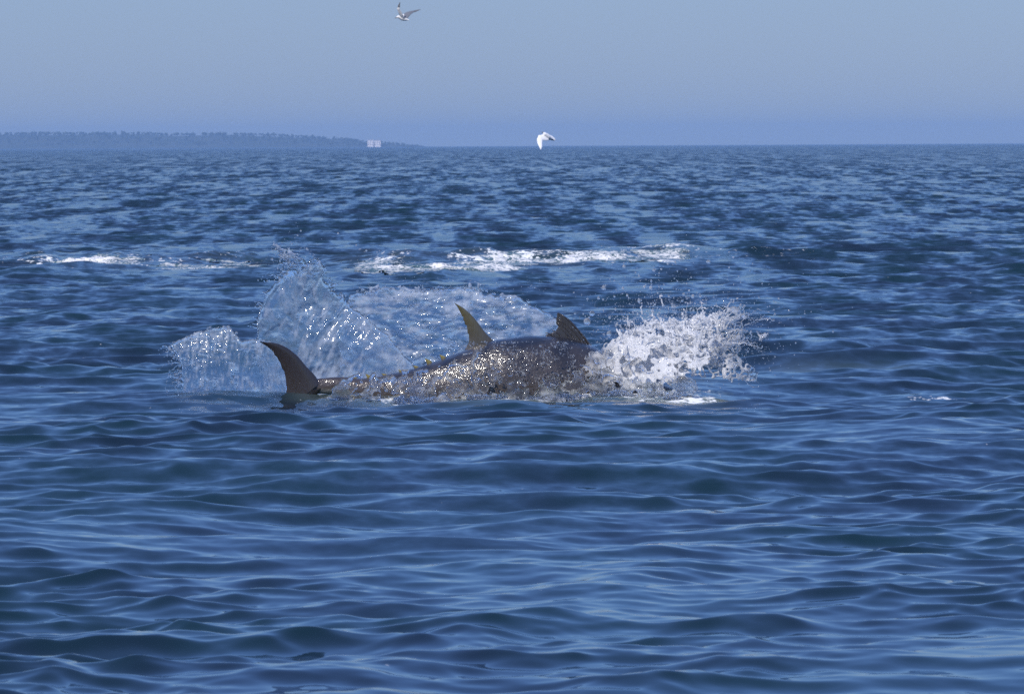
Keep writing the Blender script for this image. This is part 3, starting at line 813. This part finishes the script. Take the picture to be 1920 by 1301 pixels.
# ------------------------------------------------------------------ drops and spray
DROP = mat_splash('drop_water', 0.38, white=(0.85, 0.87, 0.9), bump_scale=40, strength=0.2)
drops = [(1132, 540, 6.5), (1328, 491, 5), (1170, 500, 4.5), (1226, 507, 3.5), (1152, 556, 3), (1198, 564, 4.5), (1101, 603, 8), (1110, 588, 6), (1142, 626, 6), (1078, 588, 3), (1143, 596, 3.5),
         (1154, 580, 3), (1266, 492, 3), (1220, 540, 4), (1221, 527, 3), (1282, 552, 3.5), (1299, 556, 4), (1279, 564, 3), (1292, 545, 2.5), (1176, 554, 3), (1228, 571, 2.5), (1316, 578, 3), (1122, 559, 3.5),
         (1131, 562, 2.5), (1252, 495, 2.5), (1152, 527, 3), (1168, 541, 3.5), (1208, 538, 3), (1313, 556, 2.5), (1058, 653, 7), (1345, 575, 3), (1372, 562, 2.5), (634, 438, 3), (1187, 585, 3), (1104, 660, 3),
         (1240, 505, 2.2), (1460, 560, 2.2), (1562, 622, 2.2), (1296, 520, 2.2), (1367, 502, 2.2), (668, 460, 2.0), (687, 470, 2.5), (1265, 575, 3), (1198, 518, 2.2), (1254, 556, 2.5)]
iv, if_ = ico(2)
for px, py, r in drops:
    Y = rng.uniform(36.3, 37.6) if py > 470 else 38.0
    p = world_at(px, py, Y); r = r * 0.85 * Y / F_PX
    st = np.array([rng.uniform(.75, 1.15), 1, rng.uniform(.8, 1.25)])
    vv = iv * (1 + (0.22 if r > .012 else .10) * fbm(iv * 1.7 + rng.uniform(0, 50, 3), 2, 9)[:, None]) * r * st
    o = new_obj('water_drop', vv, if_, DROP); o.location = tuple(p)
    set_attr(o, 'air', np.full(len(iv), .6) + rng.uniform(-.25, .3))
    own = {(1132, 540): 'largest round drop in the air, above and right of the front dorsal fin', (1101, 603): 'ragged blob of water just right of the front dorsal fin',
           (1110, 588): 'smaller blob of water beside the tip of the front dorsal fin', (1328, 491): 'round drop high above the right part of the white burst',
           (1170, 500): 'round drop high above the left end of the white burst', (1142, 626): 'blob of water close above the left slope of the white burst',
           (1058, 653): 'clear blob of water in front of the dark flank below the front dorsal fin', (1198, 564): 'oval drop low above the left shoulder of the white burst',
           (1562, 622): 'lone drop farthest right of the white burst', (1460, 560): 'lone drop right of the lacy end of the white burst', (634, 438): 'lone drop high above the tall water sheet'}.get((px, py))
    if own: tag(o, own, 'water drop', 'drops of water in the air')
    elif px > 800: tag(o, 'small drop of water in the cloud of drops above the white burst', 'water drop', 'drops of water in the air')
    else: tag(o, 'small drop of water above the long wall of water', 'water drop', 'drops of water in the air')

def build_spray():
    i1, f1 = ico(1); V_, F_ = [], []; base = 0
    i0 = np.array([(1, 0, 0), (-1, 0, 0), (0, 1, 0), (0, -1, 0), (0, 0, 1), (0, 0, -1)], float) * 1.15
    f0 = np.array([(0, 2, 4), (2, 1, 4), (1, 3, 4), (3, 0, 4), (2, 0, 5), (1, 2, 5), (3, 1, 5), (0, 3, 5)])
    def add(px, py, Y, r):
        nonlocal base
        iv, if_ = (i1, f1) if r > .0028 else (i0, f0)
        V_.append(iv * r * rng.uniform(.8, 1.25, 3) + world_at(px, py, Y)); F_.append(if_ + base); base += len(iv)
    for _ in range(900):        # above and right of the burst
        px = rng.normal(1265, 110); py = 600 - abs(rng.normal(0, 62)) - .04 * abs(px - 1265)
        if px < 1050 or py < 400: continue
        add(px, py + 10, rng.uniform(36.2, 37.8), min(.0065, .0014 * math.exp(abs(rng.normal(0, .75)))))
    for _ in range(5500):       # inside the burst
        add(rng.normal(1260, 75), rng.normal(632, 38), rng.uniform(36.3, 37.2), .0014 * math.exp(abs(rng.normal(0, .55))))
    for _ in range(500):        # around the lacy end
        add(rng.normal(1375, 40), rng.normal(640, 42), rng.uniform(36.4, 37.1), .0016 * math.exp(abs(rng.normal(0, .6))))
    for _ in range(260):        # off the tall sheet
        t = rng.random(); add(rng.normal(515 + 60 * t, 16), rng.normal(500 - 10 * t, 26), rng.uniform(37.1, 37.6), .0016 * math.exp(abs(rng.normal(0, .6))))
    for _ in range(220):
        add(rng.normal(333, 9), rng.uniform(640, 735), rng.uniform(36.6, 37), .0015 * math.exp(abs(rng.normal(0, .5))))
    for _ in range(260):
        add(rng.uniform(660, 1040), rng.normal(535, 9), rng.uniform(37.6, 38), .0015 * math.exp(abs(rng.normal(0, .5))))
    for _ in range(2600):       # beads thrown against the flank
        px = rng.uniform(850, 1110); py = rng.uniform(640, 720)
        if fbm(np.array([px / 16, py / 12, 0.]), 2, 66) < rng.uniform(-.15, .25): continue
        add(px, py, 36.62 - .26 * math.sqrt(max(0, 1 - ((737 - py) / 108) ** 2)) - rng.uniform(.01, .06), .0018 * math.exp(abs(rng.normal(0, .55))))
    for _ in range(500):
        add(rng.uniform(680, 1250), rng.normal(748, 11), rng.uniform(35.7, 36.2), .0016 * math.exp(abs(rng.normal(0, .5))))
    o = new_obj('spray', np.concatenate(V_), np.concatenate(F_), DROP)
    set_attr(o, 'air', np.full(base, .6))
    tag(o, 'fine spray of droplets in the air around the tuna', kind='stuff')
build_spray()

# ------------------------------------------------------------------ foam on the broken crests behind
FOAM = mat_foam()
def foam_patch(px0, px1, Ya, Yb, spots, label, seed, step=(.022, .05), lift=.045):
    xs = np.arange(px_col(px0, (Ya + Yb) / 2), px_col(px1, (Ya + Yb) / 2), step[0]); ys = np.arange(Ya, Yb, step[1])
    X, Y = np.meshgrid(xs, ys, indexing='ij')
    U = 960 + X / Y * F_PX
    m = np.zeros_like(X)
    for u, yy, su, sy, k in spots: m = np.maximum(m, k * np.exp(-((U - u) / su) ** 2 - ((Y - yy) / sy) ** 2))
    p = np.stack([X * .75, Y * .55, 0 * X], -1)
    n = fbm(p * 2.4, 4, seed, .6); n2 = fbm(p * 7, 3, seed + 9)
    d = m + 0.40 * n + .20 * n2 - .45
    x, y, z, _ = full_sea(X.ravel(), Y.ravel())
    dd = d.ravel()
    z = z + np.clip(dd, -.3, .8) * lift + (0.03 * np.maximum(0, n2) + .018 * fbm(p * 16, 2, seed + 3)).ravel() * sstep(0, .3, dd) + .002
    idx = np.arange(X.size).reshape(X.shape)
    q = np.stack([idx[:-1, :-1], idx[1:, :-1], idx[1:, 1:], idx[:-1, 1:]], -1).reshape(-1, 4)
    q = q[(dd[q] > -.12).any(1)]
    used = np.unique(q); rm = np.zeros(X.size, int); rm[used] = np.arange(len(used))
    o = new_obj('foam', np.stack([x, y, z], -1)[used], rm[q], FOAM)
    set_attr(o, 'dense', np.clip(dd[used] * 1.3, 0, 1))
    tag(o, label, kind='stuff')
foam_patch(600, 1330, 69, 84, [(750, 71.8, 90, 1.5, .82), (845, 72.7, 100, 1.7, .85), (930, 73.5, 70, 1.3, .75), (690, 75, 60, 2, .6), (940, 78, 45, 1.6, .95), (985, 77, 45, 1.5, .7), (1085, 77, 60, 1.6, .95), (1150, 77, 70, 1.6, .95),
                               (1225, 78.6, 70, 1.2, .75), (1030, 76, 200, 2, .55), (880, 75, 120, 2.0, .5), (1180, 74, 60, .8, .4)], 'long patch of white foam on broken water behind the tuna', 21)
foam_patch(60, 520, 72, 84, [(165, 78.5, 55, 1.2, 1.1), (235, 77.5, 40, 1.0, .6), (300, 76.5, 60, 1.2, .4), (370, 75.5, 70, 1.6, .5), (440, 77, 60, 1.4, .45), (260, 74, 80, 1, .35)],
           'bright white foam crest far behind on the left', 27)

def foam_flake():
    # scrap of foam riding a crest right of the burst
    p = world_at(1530, 694, 40.2); iv, if_ = ico(3)
    v = iv * np.array([.048, .04, .008]); v[:, 2] += -.28 * v[:, 0] + .006 * fbm(iv * 3, 3, 5); v[:, 2] += .006
    o = new_obj('foam_scrap', v, if_, FOAM); o.location = tuple(p); set_attr(o, 'dense', np.full(len(iv), 1.0))
    tag(o, 'small pale scrap of foam on a crest right of the white burst', 'foam')
foam_flake()

# ------------------------------------------------------------------ birds
def remeshed(parts, size):
    """fuse overlapping closed shells into one skin"""
    V = []; Fs = []; b = 0
    for v, f in parts:
        V += [tuple(map(float, x)) for x in v]; Fs += [tuple(int(i) + b for i in q) for q in f]; b += len(v)
    me = bpy.data.meshes.new('tmp'); me.from_pydata(V, [], Fs); me.update()
    o = bpy.data.objects.new('tmp', me); COL.objects.link(o)
    m = o.modifiers.new('r', 'REMESH'); m.mode = 'VOXEL'; m.voxel_size = size; m.use_smooth_shade = True
    s = o.modifiers.new('s', 'SMOOTH'); s.iterations = 2; s.factor = .4
    dg = bpy.context.evaluated_depsgraph_get(); dg.update()
    res = bpy.data.meshes.new_from_object(o.evaluated_get(dg))
    bpy.data.objects.remove(o); bpy.data.meshes.remove(me)
    return res

def loft(path, ra, rb, up=(0, 0, 1), seg=14):
    path = np.array(path, float); n = len(path); V = []
    for i in range(n):
        d = path[min(i + 1, n - 1)] - path[max(i - 1, 0)]; d /= np.linalg.norm(d)
        a = np.cross(d, np.array(up, float)); a /= np.linalg.norm(a); b = np.cross(a, d)
        for k in range(seg):
            t = 2 * math.pi * k / seg; V.append(path[i] + a * math.cos(t) * ra[i] + b * math.sin(t) * rb[i])
    f = [(i * seg + k, i * seg + (k + 1) % seg, (i + 1) * seg + (k + 1) % seg, (i + 1) * seg + k) for i in range(n - 1) for k in range(seg)]
    f += [tuple(range(seg - 1, -1, -1)), tuple(range((n - 1) * seg, n * seg))]
    return np.array(V), f

def gull(name, Y, body, wings, label, tone):
    """body and wings are pixel polylines with a depth offset (metres) and sizes"""
    def W(p): return world_at(p[0], p[1], Y + p[2])
    root = W(body[len(body) // 2])
    parts = [loft([W(p) - root for p in body], [p[3] for p in body], [p[4] for p in body])]
    for w in wings:
        parts.append(loft([W(p) - root for p in w['path']], w['chord'], w['thick'], up=w['up'], seg=16))
    me = remeshed(parts, 0.0075); me.name = name
    o = bpy.data.objects.new(name, me); COL.objects.link(o); o.location = tuple(root)
    me.materials.append(mat_feather(name + '_feathers'))
    me.polygons.foreach_set('use_smooth', np.ones(len(me.polygons), bool))
    n = len(me.vertices); co = np.empty(n * 3, np.float32); me.vertices.foreach_get('co', co); co = co.reshape(-1, 3)
    set_color(o, 'tone', tone(co + root))
    # bill
    a = W(body[0]); d = W(body[0]) - W(body[1]); d /= np.linalg.norm(d)
    v, f = loft([a - root - d * .01, a - root + d * .02, a - root + d * .05], [.014, .011, .003], [.014, .010, .003], seg=8)
    new_obj('bill', v, f, mat_plain(name + '_bill', (0.10, 0.07, 0.04), .4), o)
    tag(o, label, 'bird', 'birds over the water')
    return o

def tone_a(c):
    px = 960 + c[:, 0] / c[:, 1] * F_PX
    py = HORIZON - (c[:, 2] - CAM_H) / c[:, 1] * F_PX
    t = np.full((len(c), 3), .72)
    tip = (py < 14) & (px < 756); t[tip] = (.04, .04, .05)
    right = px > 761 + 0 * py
    t[right & (py < 34.5)] = (.075, .085, .11); t[(px > 779) & (py < 24)] = (.04, .04, .05)  # right wing: grey upper side with its shade put into the colour; dark tip
    return t
gull('gull', 150, [(743.5, 33.5, -.02, .022, .020), (746.5, 32.0, -.02, .040, .038), (750, 33.3, -.01, .048, .046), (755, 35.2, 0, .062, .060), (760, 36.8, 0, .052, .046), (764, 37.5, 0, .040, .020), (767.5, 38.2, 0, .052, .008)],
     [dict(path=[(755, 35, -.03), (752.5, 29, -.09), (749.5, 23, -.13), (747, 18, -.16), (748, 12, -.2), (750, 4.5, -.24)], chord=[.060, .058, .055, .050, .036, .010], thick=[.022, .018, .015, .012, .009, .005], up=(-.55, -.82, .1)),
      dict(path=[(757, 35, .03), (761, 30, .10), (766, 25.5, .2), (772, 23, .32), (780, 21, .42), (789, 18, .5)], chord=[.095, .095, .08, .06, .042, .010], thick=[.022, .02, .016, .012, .009, .005], up=(.22, -.30, .92))],
     'gull with wings raised in a V, high in the sky', tone_a)
gull('gull', 140, [(1018.5, 249.5, -.1, .022, .022), (1021, 251.5, -.08, .045, .042), (1024, 254, -.04, .060, .058), (1027, 257, 0, .072, .066), (1031, 259.5, .04, .060, .05), (1035, 261.2, .08, .05, .022), (1038, 262.5, .1, .055, .009)],
     [dict(path=[(1026, 257, -.02), (1020, 258.5, -.10), (1013.5, 258.5, -.17), (1011.8, 263, -.22), (1012.2, 269, -.26), (1013.5, 275, -.3), (1014, 281, -.34)], chord=[.10, .085, .08, .075, .065, .045, .010],
           thick=[.02, .018, .016, .013, .011, .008, .005], up=(.35, -.85, .4)),
      dict(path=[(1027, 257, .02), (1031, 258, .06), (1035.5, 260, .09), (1039, 261.5, .12), (1042, 262.5, .15)], chord=[.08, .07, .06, .05, .012], thick=[.02, .016, .012, .01, .005], up=(-.25, -.85, .45))],
     'white gull banking low over the horizon with one wing down', lambda c: np.full((len(c), 3), .84))
